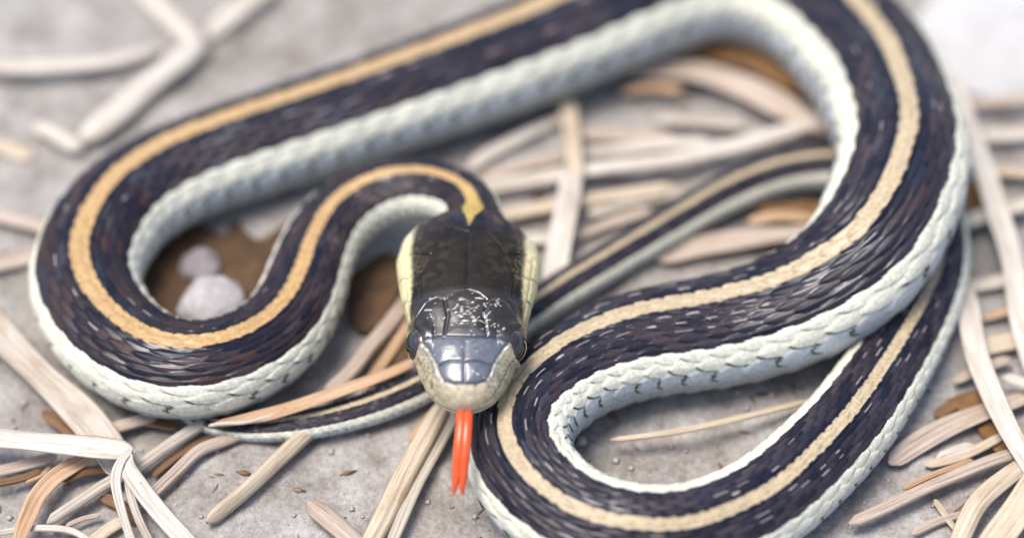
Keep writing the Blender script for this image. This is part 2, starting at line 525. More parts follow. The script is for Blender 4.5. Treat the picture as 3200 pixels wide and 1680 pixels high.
def seg_d(px, py, pts):
    d = np.full(px.shape, 99.)
    for (x0, y0), (x1, y1) in zip(pts[:-1], pts[1:]):
        vx, vy = x1 - x0, y1 - y0
        t = np.clip(((px - x0) * vx + (py - y0) * vy) / (vx * vx + vy * vy), 0, 1)
        d = np.minimum(d, np.hypot(px - x0 - t * vx, py - y0 - t * vy))
    return d


# sutures on the crown in (half breadth, distance from snout), mm
crown = [[(0, 1.15), (0, 5.15)],                                            # between internasals and prefrontals
         [(0, 1.15), (.9, 1.2), (1.7, 1.6)],                               # rostral / internasals
         [(0, 2.95), (1.2, 3.05), (2.3, 2.8)],                            # internasals / prefrontals
         [(0, 5.15), (1.5, 5.25), (2.3, 5.35), (3.4, 5.2)],                 # prefrontals / frontal
         [(1.7, 1.6), (2.05, 2.1), (2.3, 3.0), (2.85, 4.2), (3.4, 5.2)],              # canthus
         [(1.75, 5.25), (1.45, 7.2), (1.75, 8.75)],                          # frontal / supraocular
         [(0, 9.8), (.9, 9.5), (1.75, 8.75), (2.4, 9.1), (3.3, 8.8), (3.95, 7.9)],   # rear rims
         [(3.4, 5.2), (3.85, 6.4), (3.95, 7.9)],                            # outer rim of supraocular
         [(0, 9.8), (0, 16.2)],                                            # between parietals
         [(0, 16.2), (1.2, 16.6), (2.6, 15.2), (3.8, 12.4), (3.8, 9.6)],   # parietal outline
         [(3.8, 12.4), (5.2, 12.6)], [(3.0, 14.2), (5.0, 15.0)]]
dcr = np.full(aX.shape, 99.)
for s_ in crown: dcr = np.minimum(dcr, seg_d(aX, Sg, s_))
top_zone = (np.abs(THd) < 84)[None, :]
dcr = np.where(top_zone, dcr, 99.)
# lip scales: sutures across a band on the side of the head, and the mouth line
ad = np.repeat(np.abs(THd)[None, :], nS, 0)
zrel = lz / np.maximum(t_[:, None], .01)
band = (zrel < .42) & (zrel > -.9)
dl = np.full(aX.shape, 99.)
zl = 0
for l0 in (1.2, 2.7, 4.4, 6.3, 8.4, 10.7, 13.2):
    dl = np.minimum(dl, np.where(band, np.abs(Sg + (lz * .25) - l0), 99.))
dlip = np.where(Sg < 15.5, np.abs(lz + .10), 99.)
dtop = np.where((Sg > 1.2) & (Sg < 15), np.abs(zrel - .42) * t_[:, None], 99.)
headw = 1 - sstep(15.5, 18.5, Sg)
hrel = np.zeros(aX.shape)
hrel -= .115 * np.exp(-(dcr / .10) ** 2)
hrel -= .07 * np.exp(-(dl / .10) ** 2) + .10 * np.exp(-(dlip / .09) ** 2) + .06 * np.exp(-(dtop / .12) ** 2)
# frontal and supraoculars stand proud of the parietals behind them
rim_in = (seg_d(aX, Sg, crown[6]) < 1.4) & (Sg < np.interp(aX, [0, .9, 1.75, 2.4, 3.3, 3.95, 4.3], [9.8, 9.5, 8.75, 9.1, 8.8, 7.9, 6.6]))
hrel += np.where(top_zone & (Sg > 5.2) & (Sg < 10.6) & (aX < 4.0), .20 * sstep(5.2, 9, Sg) * (Sg < np.interp(aX, [0, .9, 1.75, 2.4, 3.3, 3.95, 4.3], [9.8, 9.5, 8.75, 9.1, 8.8, 7.9, 6.6])), 0)
hrel += np.where(top_zone, .05 * np.clip(dcr, 0, .8), 0)
hrel += .05 * (vnoise(np.stack([lx * 1.1 + 9, Sg * 1.1, lz * 1.1 + 5], -1)) - .5)
# orbit
EY_L, EY_X, EY_Z, EY_R = 6.0, 3.22, 1.0, 1.68
de = np.sqrt((Sg - EY_L) ** 2 + (lz - EY_Z) ** 2)
onside = (ad > 25) & (ad < 100) & (np.abs(lx) > 2.6)
hrel += np.where(onside, .26 * np.exp(-((de - 1.6) / .28) ** 2) - .55 * (1 - sstep(1.2, 1.6, de)) * (1 - sstep(.35, .9, lz - EY_Z)) + .22 * np.exp(-((Sg - EY_L - .3) / 1.5) ** 2 - ((lz - EY_Z - 1.15) / .55) ** 2), 0)

n1 = vnoise(np.stack([lx * 2.2 + 30, Sg * 2.2, lz * 2.2 + 7], -1)); n2 = vnoise(np.stack([lx * 6 + 11, Sg * 6, lz * 6 + 3], -1)); n3 = vnoise(np.stack([lx * 13 + 5, Sg * 13, lz * 13 + 1], -1))
crown_c = np.array([.018, .013, .008]); snout_c = np.array([.105, .115, .138]); lip_c = np.array([.50, .42, .275]); jaw_c = np.array([.68, .59, .33]); olive = np.array([.19, .165, .095])
hc = np.broadcast_to(crown_c, aX.shape + (3,)) * (.6 + .8 * n1[..., None])
mot = (sstep(.42, .72, n1) * sstep(9.5, 11.5, Sg) * sstep(.8, 3.0, aX) * .4)[..., None]
hc = hc * (1 - mot) + np.array([.060, .036, .018]) * mot
fs = (1 - sstep(4.4, 6.2, Sg))[..., None]
hc = hc * (1 - fs) + snout_c * (.75 + .5 * n1[..., None]) * fs  # bluish snout tone also carries the plates' sky reflection
# olive, speckled cheeks in front of the eye
ck = sstep(.0, .45, (aX - np.interp(Sg, [0, 1.2, 1.6, 2.1, 3, 4.2, 5.2, 7], [0, .9, 1.7, 2.05, 2.3, 2.85, 3.4, 4.0])) + .5 * (n2 - .5)) * (1 - sstep(7, 9, Sg))
ck = np.maximum(ck, 1 - sstep(.9, 1.25, Sg + .35 * (n2 - .5)))
ck = ck[..., None]
lat = sstep(.8, 2.6, aX)
chk = lip_c * (.98 - .24 * lat[..., None]) * (1 - (.62 * lat * sstep(.50, .72, .55 * n2 + .45 * n3))[..., None]) * (.8 + .4 * n1[..., None])
hc = hc * (1 - ck) + chk * ck
# lip scales, paler towards the mouth; behind the eye a clear cream band
lipw = sstep(.52, .26, zrel + .16 * (n2 - .5))[..., None] if False else (1 - sstep(0, .16, zrel - np.interp(Sg, [0, 7, 9.5, 12], [.26, .26, .46, .58]) + .10 * (n2 - .5)))[..., None]
rear = sstep(7.4, 10.5, Sg)[..., None]
lc = (lip_c * (1 - rear) + jaw_c * rear) * (.86 + .28 * n1[..., None])
lc = lc * (1 - .55 * np.exp(-(dl / .12) ** 2)[..., None] * (.4 + .6 * rear))
hc = hc * (1 - lipw) + lc * lipw
hc = hc * (1 - (.88 * np.exp(-(((zrel - .66) * t_[:, None]) / .22) ** 2) * sstep(8, 9.5, Sg))[..., None])
chin = sstep(.02, .25, -zrel)[..., None]
hc = hc * (1 - chin) + np.array([.66, .64, .52]) * chin
hc = hc * (1 - (.75 * np.exp(-(dlip / .10) ** 2))[..., None])
hc = hc * (1 - (.45 * np.exp(-(dcr / .085) ** 2))[..., None])
# worn brownish rims behind frontal and supraoculars
rimd = np.where(top_zone, seg_d(aX, Sg, crown[6]), 99)
rim = (np.exp(-((rimd) / .10) ** 2) * .55 * (n1 > .28))[..., None]
hc = hc * (1 - rim) + np.array([.22, .13, .075]) * rim
canth = (np.where(top_zone, np.exp(-(seg_d(aX, Sg, [(1.85, 1.75), (2.2, 2.3), (2.45, 3.1), (3.0, 4.2), (3.5, 5.3)]) / .11) ** 2), 0) * .5 * (n2 > .35))[..., None]
hc = hc * (1 - canth) + np.array([.50, .44, .32]) * canth
# flakes of dry dirt and old skin on the crown
for q in range(95):
    if q < 60:
        fx, fl_ = rng.normal(.55, 1.1), rng.normal(7.4, 1.2)
    else:
        fx, fl_ = rng.uniform(-3.2, 3.2), rng.uniform(1.5, 9.5)
    if abs(fx) > 3.3: continue
    a = rng.uniform(0, math.pi); ln = rng.uniform(.03, .28) if rng.random() < .35 else .03
    dd = seg_d(lx, Sg, [(fx - math.cos(a) * ln, fl_ - math.sin(a) * ln), (fx + math.cos(a) * ln, fl_ + math.sin(a) * ln + 1e-4)])
    k = (np.where(top_zone & (Sg < 12), np.exp(-(dd / rng.uniform(.035, .07)) ** 4), 0) * rng.uniform(.45, .95))[..., None]
    hc = hc * (1 - k) + np.array([.62, .60, .55]) * k
    hrel += .03 * k[..., 0]
hw_ = headw[..., None]
# nape: keep dark above, cream low at the side
cc = cc * (1 - hw_) + hc * hw_
gl_h = np.where(lipw[..., 0] > .5, .45, .92 - .72 * sstep(9.4, 10.4, Sg))
gloss = gloss * (1 - headw) + gl_h * headw
col[..., :3] = np.clip(cc, .004, .9); col[..., 3] = gloss
amp = np.where(arho < 6.5, .060, .064) * np.minimum(Rr, 5.4)[:, None]
disp = relief * amp * sstep(16.2, 19.5, Sg) + hrel * headw
disp = disp * sstep(0, .12, Sg)
PB = P0 + NRM * disp[..., None] * MM

snake = bpy.data.objects.new("snake", None)
COL.objects.link(snake)
snake.location = (float(snout[0]), float(snout[1]) + .01, 0)
snake.empty_display_size = .01
tag(snake, "dark striped snake coiled on straw with head raised and orange tongue out", "snake")
SOFF = np.array(snake.location)
idx = np.arange(nS * nT).reshape(nS, nT)
f = np.stack([idx[:-1], np.roll(idx[:-1], -1, 1), np.roll(idx[1:], -1, 1), idx[1:]], -1).reshape(-1, 4)
body = mesh_obj("body", (PB - SOFF).reshape(-1, 3), f, M['snake'], snake, cols=col.reshape(-1, 4))

# eyes
def mat_eye():
    k = N("snake_eye")
    at = k.n("ShaderNodeAttribute", attribute_name="Col")
    k.l(at.outputs["Color"], k.b.inputs["Base Color"])
    k.b.inputs["Roughness"].default_value = .05
    k.b.inputs["IOR"].default_value = 1.6
    k.b.inputs["Coat Weight"].default_value = 1.0
    k.b.inputs["Coat Roughness"].default_value = .03
    return k.m


M['eye'] = mat_eye()
i_e = int(np.argmin(np.abs(ST - EY_L)))


def eye(sgn):
    c = C[i_e] + (sgn * EY_X * side[i_e] + EY_Z * up[i_e]) * MM
    ax = nz(sgn * side[i_e] * .93 - T[i_e] * .28 + up[i_e] * .22)
    e1 = nz(np.cross(ax, np.array([0, 0, 1.]))); e2 = np.cross(e1, ax)
    al = np.radians(np.linspace(0.5, 178, 70)); ph = np.linspace(0, 2 * np.pi, 72, endpoint=False)
    a, p = np.meshgrid(al, ph, indexing='ij')
    r = EY_R * (1 + .04 * np.exp(-(np.degrees(a) / 40) ** 2))
    V = (np.cos(a) * r)[..., None] * ax + (np.sin(a) * np.cos(p) * r)[..., None] * e1 + (np.sin(a) * np.sin(p) * r)[..., None] * e2
    ad_ = np.degrees(a)
    nn = vnoise(np.stack([np.cos(p) * 6 + 20, np.sin(p) * 6 + 20, ad_ * .06], -1))
    iris = np.array([.22, .065, .014]) * (.5 + nn[..., None]) * (.12 + .88 * sstep(.25, -.6, np.sin(p)) if False else .12 + .88 * (1 - sstep(-.6, .25, np.sin(p))))[..., None]; sk = np.array([.03, .022, .016])
    k = np.where((ad_ < 54)[..., None], iris * 1.0, sk)
    k = np.where(((ad_ > 42) & (ad_ < 45))[..., None], iris * 1.6, k)
    cl = np.concatenate([k, np.ones(k.shape[:2] + (1,))], -1)
    n0, n1_ = a.shape
    ix = np.arange(n0 * n1_).reshape(n0, n1_)
    ff = np.stack([ix[:-1], np.roll(ix[:-1], -1, 1), np.roll(ix[1:], -1, 1), ix[1:]], -1).reshape(-1, 4)
    eo = mesh_obj("eye", (V * MM + c - SOFF).reshape(-1, 3), ff, M['eye'], snake, cols=cl.reshape(-1, 4))
    # pupil: a thin round cap lying on the iris
    al = np.radians(np.linspace(0.3, 42, 24))
    a, p = np.meshgrid(al, ph, indexing='ij')
    r = EY_R * (1 + .04 * np.exp(-(np.degrees(a) / 40) ** 2)) + .02 * np.clip((42 - np.degrees(a)) / 3, -.5, 1)
    V = (np.cos(a) * r)[..., None] * ax + (np.sin(a) * np.cos(p) * r)[..., None] * e1 + (np.sin(a) * np.sin(p) * r)[..., None] * e2
    n0, n1_ = a.shape
    ix = np.arange(n0 * n1_).reshape(n0, n1_)
    ff = np.stack([ix[:-1], np.roll(ix[:-1], -1, 1), np.roll(ix[1:], -1, 1), ix[1:]], -1).reshape(-1, 4)
    mesh_obj("pupil", (V * MM + c - SOFF).reshape(-1, 3), ff, M['eye'], eo, cols=np.tile([.004, .004, .006, 1], (n0 * n1_, 1)))


eye(-1); eye(1)

# tongue: two prongs that lie together along most of their length
M['tongue'] = mat_simple("tongue_flesh", (.60, .062, .012), (.68, .10, .022), 900, .28, .15, .0001)


def tongue():
    V, Fc = [], []
    base = snout - hb * 0 * MM
    fx = np.array([1., 0, 0]); fy = np.array([0, -1., 0]); fz = np.array([0, 0, 1.])
    for sg in (-1, 1):
        # (sideways, forward, height) in mm from the mouth
        pts = [(.25 * sg, -2.0, -.15, .40), (.25 * sg, -.3, -.22, .42), (-.05 + .25 * sg, .8, -.40, .44), (-.14 + .26 * sg, 1.9, -.85, .44),
               (-.24 + .26 * sg, 2.9, -1.5, .43), (-.34 + .27 * sg, 3.8, -2.3, .37), (-.44 + .30 * sg, 4.5, -3.1, .26), (-.52 + .36 * sg, 5.0, -3.8, .08)]
        cv = catmull(np.array(pts), 10)
        Pc = np.array([base + (p[0] * fx + p[1] * fy + p[2] * fz) * MM for p in cv]); rad = cv[:, 3]
        Tn = nz(np.gradient(Pc, axis=0)); sd = nz(np.cross(Tn, fz)); upv = np.cross(sd, Tn)
        ph = np.linspace(0, 2 * np.pi, 18, endpoint=False)
        ring = Pc[:, None] + (rad[:, None, None] * MM) * (np.cos(ph)[None, :, None] * sd[:, None] * 1.0 + np.sin(ph)[None, :, None] * upv[:, None] * .72)
        o = len(V) and sum(len(v) for v in V)
        n0 = len(Pc); ix = np.arange(n0 * 18).reshape(n0, 18) + o
        V.append(ring.reshape(-1, 3)); Fc.append(np.stack([ix[:-1], np.roll(ix[:-1], -1, 1), np.roll(ix[1:], -1, 1), ix[1:]], -1).reshape(-1, 4))
    o = mesh_obj("tongue", np.vstack(V) - SOFF, np.vstack(Fc), M['tongue'], snake)
    o["label"] = "orange red forked tongue"


tongue()
cam_d.dof.focus_distance = float(np.dot(snout + np.array([0, 6.5, .5]) * MM - CP, F))


# ------------------------------------------------------------------ straw
def blade_mesh(pts, width, thick=.28, cup=.18, ribs=3, taper=(.9, .9), twist=0.0, seed=0, split=0.0):
    """pts: traced (x, y, height mm). Returns verts, faces, strand coordinates (world space)."""
    r = np.random.default_rng(seed)
    W = np.array([np.concatenate([pix(x, y, z), [px_size(pix(x, y, z)) * width]]) for x, y, z in pts])
    cv = catmull(W, 14) if len(W) > 2 else np.array([W[0] + (W[1] - W[0]) * t for t in np.linspace(0, 1, 30)])
    s = arclen(cv[:, :3]); n = max(24, min(70, int(s[-1] / (.8 * MM))))
    si = np.linspace(0, s[-1], n)
    cv = np.stack([np.interp(si, s, cv[:, c]) for c in range(4)], 1)
    wv = np.stack([vnoise(np.stack([si / MM * .13 + seed * 1.7, 0 * si + q * 9.1, 0 * si + seed], -1)) - .5 for q in range(4)], 1)
    Pc = cv[:, :3] + np.stack([wv[:, 0] * .5, wv[:, 1] * .5, wv[:, 2] * .35], 1) * MM
    Tn = nz(np.gradient(Pc, axis=0)); sd = nz(np.cross(Tn, np.array([0, 0, 1.]))); upv = np.cross(sd, Tn)
    tw = twist * (si / s[-1] - .5) + wv[:, 3] * .7
    sd2 = np.cos(tw)[:, None] * sd + np.sin(tw)[:, None] * upv
    up2 = np.cross(sd2, Tn)
    half = cv[:, 3] / 2 * (1 + .18 * wv[:, 1])
    t = si / s[-1]; ed = .5 * np.min(half) / s[-1]
    half = half * (taper[0] + (1 - taper[0]) * sstep(0, .25, t)) * (taper[1] + (1 - taper[1]) * sstep(0, .25, 1 - t))
    cap = np.sqrt(np.clip(np.minimum(t, 1 - t) / (ed * 2.2 + 1e-6), .03, 1))
    m = 15
    uu = np.linspace(-1, 1, m)
    topz = thick * MM * .5 * (1 - uu ** 4) + np.cos(uu * np.pi * ribs) * thick * MM * .16 * (1 - uu ** 2 * .6)
    curl = -cup * np.mean(half) * (1 - uu ** 2) * (1 if seed % 3 else -1)
    ua = np.concatenate([uu, uu[-2:0:-1]])
    za = np.concatenate([topz, -thick * MM * .5 * (1 - uu[-2:0:-1] ** 4)]) + np.concatenate([curl, curl[-2:0:-1]])
    V = Pc[:, None] + (half * cap)[:, None, None] * ua[None, :, None] * sd2[:, None] + za[None, :, None] * np.clip(cap, .25, 1)[:, None, None] * up2[:, None]
    k = len(ua)
    ix = np.arange(n * k).reshape(n, k)
    ff = np.stack([ix[:-1], np.roll(ix[:-1], -1, 1), np.roll(ix[1:], -1, 1), ix[1:]], -1).reshape(-1, 4)
    uvw = np.stack([np.repeat(ua[None], n, 0), np.repeat((si / MM)[:, None], k, 1), np.full((n, k), seed * 3.7)], -1)
    return V.reshape(-1, 3), ff, uvw.reshape(-1, 3)


_bc = [100]


def blade(name, label, cat, mat, width, pts, parent=None, group=None, **kw):
    _bc[0] += 1
    V, ff, uv = blade_mesh(pts, width, seed=_bc[0], **kw)
    o0 = V[len(V) // 2].copy(); o0[2] = 0
    if parent is not None: o0 = np.array(parent.location)
    o = mesh_obj(name, V - o0, ff, M[mat], parent, uv=uv)
    if parent is None:
        o.location = o0
        tag(o, label, cat, group)
    return o


def P2(z, *xy):
    return [(x, y, z) for x, y in xy]


# lower left
blade("dry_straw", "broad grey straw blade slanting past the snake's pale-bellied loop", "straw", 'grey', 84,
      [(-60, 765, 1.4), (0, 838, 1.5), (90, 925, 1.5), (170, 1005, 1.4), (240, 1085, 1.2), (290, 1160, .9), (325, 1215, .5)], ribs=4)
fold = bpy.data.objects.new("folded_straw", None); COL.objects.link(fold); fold.empty_display_size = .01
fold.location = Vector(pix(320, 1150, 0)); tag(fold, "pale straw blade sharply folded down with a split end", "straw")
blade("blade_half", None, None, 'white', 66, [(-80, 1098, 2.2), (0, 1106, 2.4), (120, 1117, 2.6), (230, 1126, 2.8), (335, 1136, 2.9)], fold, ribs=4, taper=(1, .85))
blade("blade_half", None, None, 'white', 46, [(322, 1128, 3.0), (318, 1170, 2.8), (352, 1225, 2.3), (408, 1295, 1.8), (462, 1355, 1.4), (510, 1410, .9)], fold, taper=(.75, 1), cup=.3)
blade("split_strand", None, None, 'white', 24, [(338, 1132, 3.1), (306, 1172, 2.9), (295, 1217, 2.6), (305, 1280, 2.1), (326, 1352, 1.6), (350, 1410, .9)], fold, taper=(.7, 1), cup=.4)
blade("split_strand", None, None, 'grey', 22, [(312, 1185, 2.3), (325, 1240, 2.0), (345, 1300, 1.6), (368, 1352, 1.2), (395, 1410, .8)], fold, taper=(.6, 1))
blade("dry_straw", "tan curling straw blade arching below the folded blade", "straw", 'orange', 44,
      [(235, 1150, .7), (190, 1172, 1.0), (140, 1203, 1.3), (98, 1250, 1.4), (66, 1318, 1.1), (44, 1375, .7)], taper=(.8, .7), cup=.3)
blade("dry_straw", "long greyish stem running under the folded blade to a blunt end", "straw", 'grey', 36,
      P2(.8, (530, 1056), (490, 1082), (410, 1130), (333, 1180), (270, 1210), (190, 1262), (112, 1314)), thick=.7, cup=0)
blade("dry_straw", "rosy stem with a bent middle beside the split straw", "straw", 'pink', 36,
      [(640, 1082, .6), (560, 1112, .8), (500, 1136, .9), (440, 1190, .8), (385, 1240, .7), (345, 1275, .5)], thick=.6, cup=.05)
blade("dry_straw", "dull pinkish straw half hidden beneath the loop's pale scales", "straw", 'pink', 40, P2(.5, (400, 1040), (330, 1064), (255, 1090)), thick=.5)
blade("dry_straw", "short rosy straw poking out beneath the folded blade's flat half", "straw", 'pink', 36, P2(.5, (-40, 1190), (50, 1168), (150, 1140)))
blade("dry_straw", "stubby tan straw beneath the split strands", "straw", 'cream', 42, P2(.5, (310, 1298), (262, 1328), (210, 1368)))
blade("dry_straw", "thin arched straw lying under the tan curling blade", "straw", 'white', 18, P2(.45, (-30, 1345), (40, 1336), (110, 1332), (178, 1338), (225, 1362)), thick=.35)
blade("straw_chip", "short straw sliver beside the stubby tan straw", "straw", 'pink', 17, P2(.4, (160, 1318), (205, 1300), (255, 1290)))
blade("straw_chip", "dark reddish straw sliver below the arched thin straw", "straw", 'orange', 15, P2(.4, (60, 1205), (95, 1190), (125, 1165)))
for lb, w, pp in [  # strips added to paint the brown shade in crevices between straws
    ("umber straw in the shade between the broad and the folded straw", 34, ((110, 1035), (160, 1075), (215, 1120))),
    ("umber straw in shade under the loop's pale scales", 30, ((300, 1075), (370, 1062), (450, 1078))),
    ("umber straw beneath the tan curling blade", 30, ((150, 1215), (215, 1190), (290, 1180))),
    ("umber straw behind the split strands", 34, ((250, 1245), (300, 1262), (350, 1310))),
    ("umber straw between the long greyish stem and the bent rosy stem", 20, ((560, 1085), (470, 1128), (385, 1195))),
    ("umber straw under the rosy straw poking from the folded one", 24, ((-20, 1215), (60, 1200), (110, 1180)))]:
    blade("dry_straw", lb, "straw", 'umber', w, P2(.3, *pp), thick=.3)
# lower middle
blade("dry_straw", "cream round stem sticking out from under the snake's tail", "straw", 'cream', 46,
      P2(.85, (800, 1066), (750, 1110), (680, 1172), (600, 1242), (518, 1310)), thick=1.2, cup=0, ribs=1)
blade("dry_straw", "brownish pink stalk with a rounded end on bare soil", "straw", 'pink', 56,
      P2(.7, (775, 1258), (815, 1296), (860, 1338), (930, 1402)), thick=1.1, cup=0, ribs=1)
blade("dry_straw", "wide cream straw running down from under the tongue", "straw", 'cream', 56,
      [(1120, 1010, .7), (1075, 1085, .9), (1020, 1180, 1.0), (965, 1285, 1.0), (905, 1400, .8)], thick=.6, cup=.25)
blade("dry_straw", "narrow grey straw alongside the wide cream straw", "straw", 'grey', 36,
      [(1150, 1030, .5), (1115, 1090, .6), (1070, 1175, .7), (1025, 1265, .7), (965, 1390, .6)], thick=.5)
blade("dry_straw", "orange tan blade with a frayed tip lying along the thin tail", "straw", 'orange', 40,
      [(1085, 878, 2.2), (1010, 915, 2.8), (910, 958, 3.2), (810, 998, 3.2), (710, 1030, 3.0), (620, 1050, 2.6), (528, 1066, 2.3)], cup=.35, taper=(.8, .55), thick=.3)
blade("straw_chip", "thin pale sliver peeling from the orange tan blade", "straw", 'white', 11,
      [(700, 1040, 2.9), (620, 1060, 2.6), (560, 1064, 2.5), (518, 1070, 2.2)], thick=.25)
blade("dry_straw", "rosy stalk between the left loop and the snake's head", "straw", 'pink', 46,
      P2(.8, (1030, 735), (985, 800), (930, 870), (880, 935), (815, 990)), thick=.8, cup=0)
blade("dry_straw", "brown stalk crossing under the head beside the rosy stalk", "straw", 'orange', 30,
      P2(.6, (1060, 770), (1010, 850), (950, 930), (905, 985)), thick=.6, cup=0)
blade("dry_straw", "reddish straw under the chin beside the tail", "straw", 'orange', 28,
      P2(.45, (1130, 985), (1090, 1035), (1035, 1105)), thick=.4)
# gap between head and right coil
blade("dry_straw", "upright cream straw crossing the long bleached straw", "straw", 'cream', 42,
      [(1420, 235, .9), (1434, 300, 1.9), (1444, 380, 2.6), (1440, 470, 2.6), (1428, 560, 2.0), (1420, 640, 1.2)], cup=.2)
blade("dry_straw", "lilac grey straw lying over the cream straw's lower end", "straw", 'white', 62,
      [(1436, 430, 3.0), (1424, 520, 2.8), (1408, 620, 2.3), (1396, 705, 1.6), (1388, 760, .8)], cup=.2, ribs=4)
blade("dry_straw", "long bleached straw spanning from the neck to the right coil", "straw", 'white', 54,
      [(1190, 478, 1.0), (1300, 456, 1.2), (1475, 428, 1.4), (1690, 400, 1.3), (1903, 352, 1.1), (2100, 292, .8)], thick=.6)
blade("dry_straw", "curved rosy blade under the top coil by the brown leaf", "straw", 'pink', 76,
      [(1560, 188, .8), (1640, 178, 1.1), (1743, 182, 1.3), (1876, 222, 1.4), (1984, 276, 1.3), (2090, 335, .9)], thick=.5, ribs=4)
blade("dry_straw", "slim lilac straw slanting behind the neck", "straw", 'white', 38, P2(.8, (1180, 418), (1250, 372), (1330, 330), (1430, 285)))
blade("dry_straw", "cream straw below the long bleached straw", "straw", 'cream', 50, P2(.9, (1200, 560), (1330, 530), (1480, 503), (1690, 468)), thick=.6)
blade("dry_straw", "short rosy straw beside the tail behind the head", "straw", 'pink', 36, P2(.6, (1440, 590), (1530, 556), (1640, 520)))
blade("dry_straw", "faint straw beneath the top coil's belly", "straw", 'pink', 40, P2(.5, (1440, 330), (1560, 342), (1700, 345)))
blade("dry_straw", "grey straw between the curved rosy blade and long bleached straw", "straw", 'grey', 44, P2(.5, (1640, 300), (1760, 305), (1880, 322)))
for lb, mt, w, z, pp in [
    ("rosy straw tucked just behind the neck's bend", 'pink', 42, .6, ((1215, 445), (1310, 418), (1425, 392))),
    ("bleached straw beside the nape under the lilac straw", 'white', 52, .5, ((1235, 620), (1320, 600), (1420, 588))),
    ("grey straw right above the thin tail", 'grey', 40, .5, ((1470, 545), (1580, 512), (1720, 478))),
    ("pinkish straw touching the thin tail behind the head", 'pink', 30, .5, ((1440, 660), (1500, 630), (1570, 592))),
    ("pale straw above the long bleached straw", 'white', 40, .5, ((1470, 380), (1610, 372), (1780, 352))),
    ("tan straw end under the curved rosy blade", 'orange', 30, .4, ((1560, 235), (1640, 225), (1720, 235)))]:
    blade("dry_straw", lb, "straw", mt, w, P2(z, *pp), thick=.45)
# inside the lower coil and the tail's bend
blade("straw_chip", "thin cream sliver on bare soil inside the lower right coil", "straw", 'cream', 20,
      [(1528, 1106, 1.0), (1600, 1099, 1.2), (1700, 1085, 1.4), (1800, 1064, 1.5), (1900, 1040, 1.5), (2060, 1005, 1.1)], thick=.35, taper=(.8, .6))
blade("dry_straw", "rosy straw in the narrow gap between thin tail and thick coil", "straw", 'pink', 60, P2(.6, (1640, 650), (1780, 615), (1930, 590), (2060, 575)), thick=.4)
blade("straw_chip", "short brown straw in the narrow gap by the thin tail", "straw", 'orange', 36, P2(.7, (1880, 560), (1960, 545), (2050, 548)), thick=.4)
# right edge
blade("dry_straw", "long white straw running beside the right coil's outer edge", "straw", 'white', 58,
      [(2385, 190, 1.2), (2411, 265, 1.8), (2444, 345, 2.4), (2500, 488, 2.6), (2545, 660, 2.4), (2570, 800, 2.0), (2610, 960, 1.2)], ribs=4)
blade("dry_straw", "kinked pale straw standing beside the tail's bend", "straw", 'white', 54,
      [(2418, 680, 1.2), (2436, 780, 1.9), (2452, 880, 2.4), (2482, 965, 2.6), (2532, 1065, 2.4), (2590, 1165, 2.0), (2650, 1270, 1.0)], ribs=4)
for lb, mt, w, z, pp in [
    ("faint rosy straw behind the long white straw, farthest from the tail", 'pink', 36, .6, ((2430, 266), (2520, 260), (2640, 250))),
    ("greyish straw crossing behind the long white straw", 'white', 40, .6, ((2440, 345), (2530, 340), (2650, 332))),
    ("cream straw crossing under the long white straw", 'cream', 42, .6, ((2470, 425), (2540, 436), (2650, 446))),
    ("bleached straw running under the long white straw to the coil", 'white', 52, .8, ((2370, 575), (2440, 556), (2520, 535), (2650, 505))),
    ("cream straw under the kinked pale straw beside the tail's bend", 'cream', 52, .7, ((2420, 885), (2500, 866), (2650, 828)))]:
    blade("dry_straw", lb, "straw", mt, w, P2(z, *pp), thick=.5)
blade("dry_straw", "wide rosy straw stretching from the tail to the kinked straw", "straw", 'pink', 56,
      P2(.8, (2240, 1165), (2310, 1118), (2400, 1068), (2505, 1026), (2600, 990)), thick=.5, ribs=4)
blade("dry_straw", "long narrow rosy straw with a brown edge leaving the tail coil", "straw", 'pink', 38,
      P2(1.1, (2130, 1318), (2210, 1285), (2300, 1242), (2410, 1192), (2509, 1152), (2640, 1118)), thick=.5)
blade("dry_straw", "brown strip against the upper edge of the long narrow straw", "straw", 'orange', 16,
      P2(.8, (2270, 1236), (2330, 1206), (2400, 1178), (2450, 1158)), thick=.35)
blade("straw_chip", "stubby straw with an orange broken end above the long narrow straw", "straw", 'white', 36, P2(.7, (2362, 1146), (2400, 1132), (2455, 1112)), thick=.5)
blade("dry_straw", "cream curved blade beside the wide frayed blade", "straw", 'cream', 54,
      [(2390, 1400, 1.0), (2418, 1345, 1.4), (2464, 1262, 1.8), (2530, 1200, 1.8), (2640, 1120, 1.3)], cup=.25, ribs=4)
blade("dry_straw", "wide frayed cream blade with dark specks in the stacked straws", "straw", 'cream', 84,
      [(2470, 1420, 1.2), (2515, 1350, 1.6), (2565, 1280, 1.9), (2620, 1200, 2.0), (2680, 1130, 1.6)], cup=.25, ribs=5)
blade("straw_chip", "small cream sliver below the long narrow rosy straw", "straw", 'cream', 19, P2(.5, (2355, 1252), (2385, 1296), (2425, 1348)))
blade("straw_chip", "white broken straw end behind the kinked pale straw", "straw", 'white', 36, P2(1.4, (2520, 945), (2560, 962), (2640, 1000)), thick=.5)
blade("straw_chip", "rosy straw bit between kinked straw and tail's bend", "straw", 'pink', 30, P2(.5, (2400, 960), (2450, 935), (2540, 905)))
for lb, w, pp in [  # more strips painting brown shade under the right-hand straws
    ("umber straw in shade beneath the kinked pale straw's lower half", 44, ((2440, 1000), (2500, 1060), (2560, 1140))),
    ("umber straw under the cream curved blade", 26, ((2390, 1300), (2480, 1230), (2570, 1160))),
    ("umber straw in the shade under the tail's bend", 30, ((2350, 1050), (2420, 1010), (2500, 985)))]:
    blade("dry_straw", lb, "straw", 'umber', w, P2(.3, *pp), thick=.3)
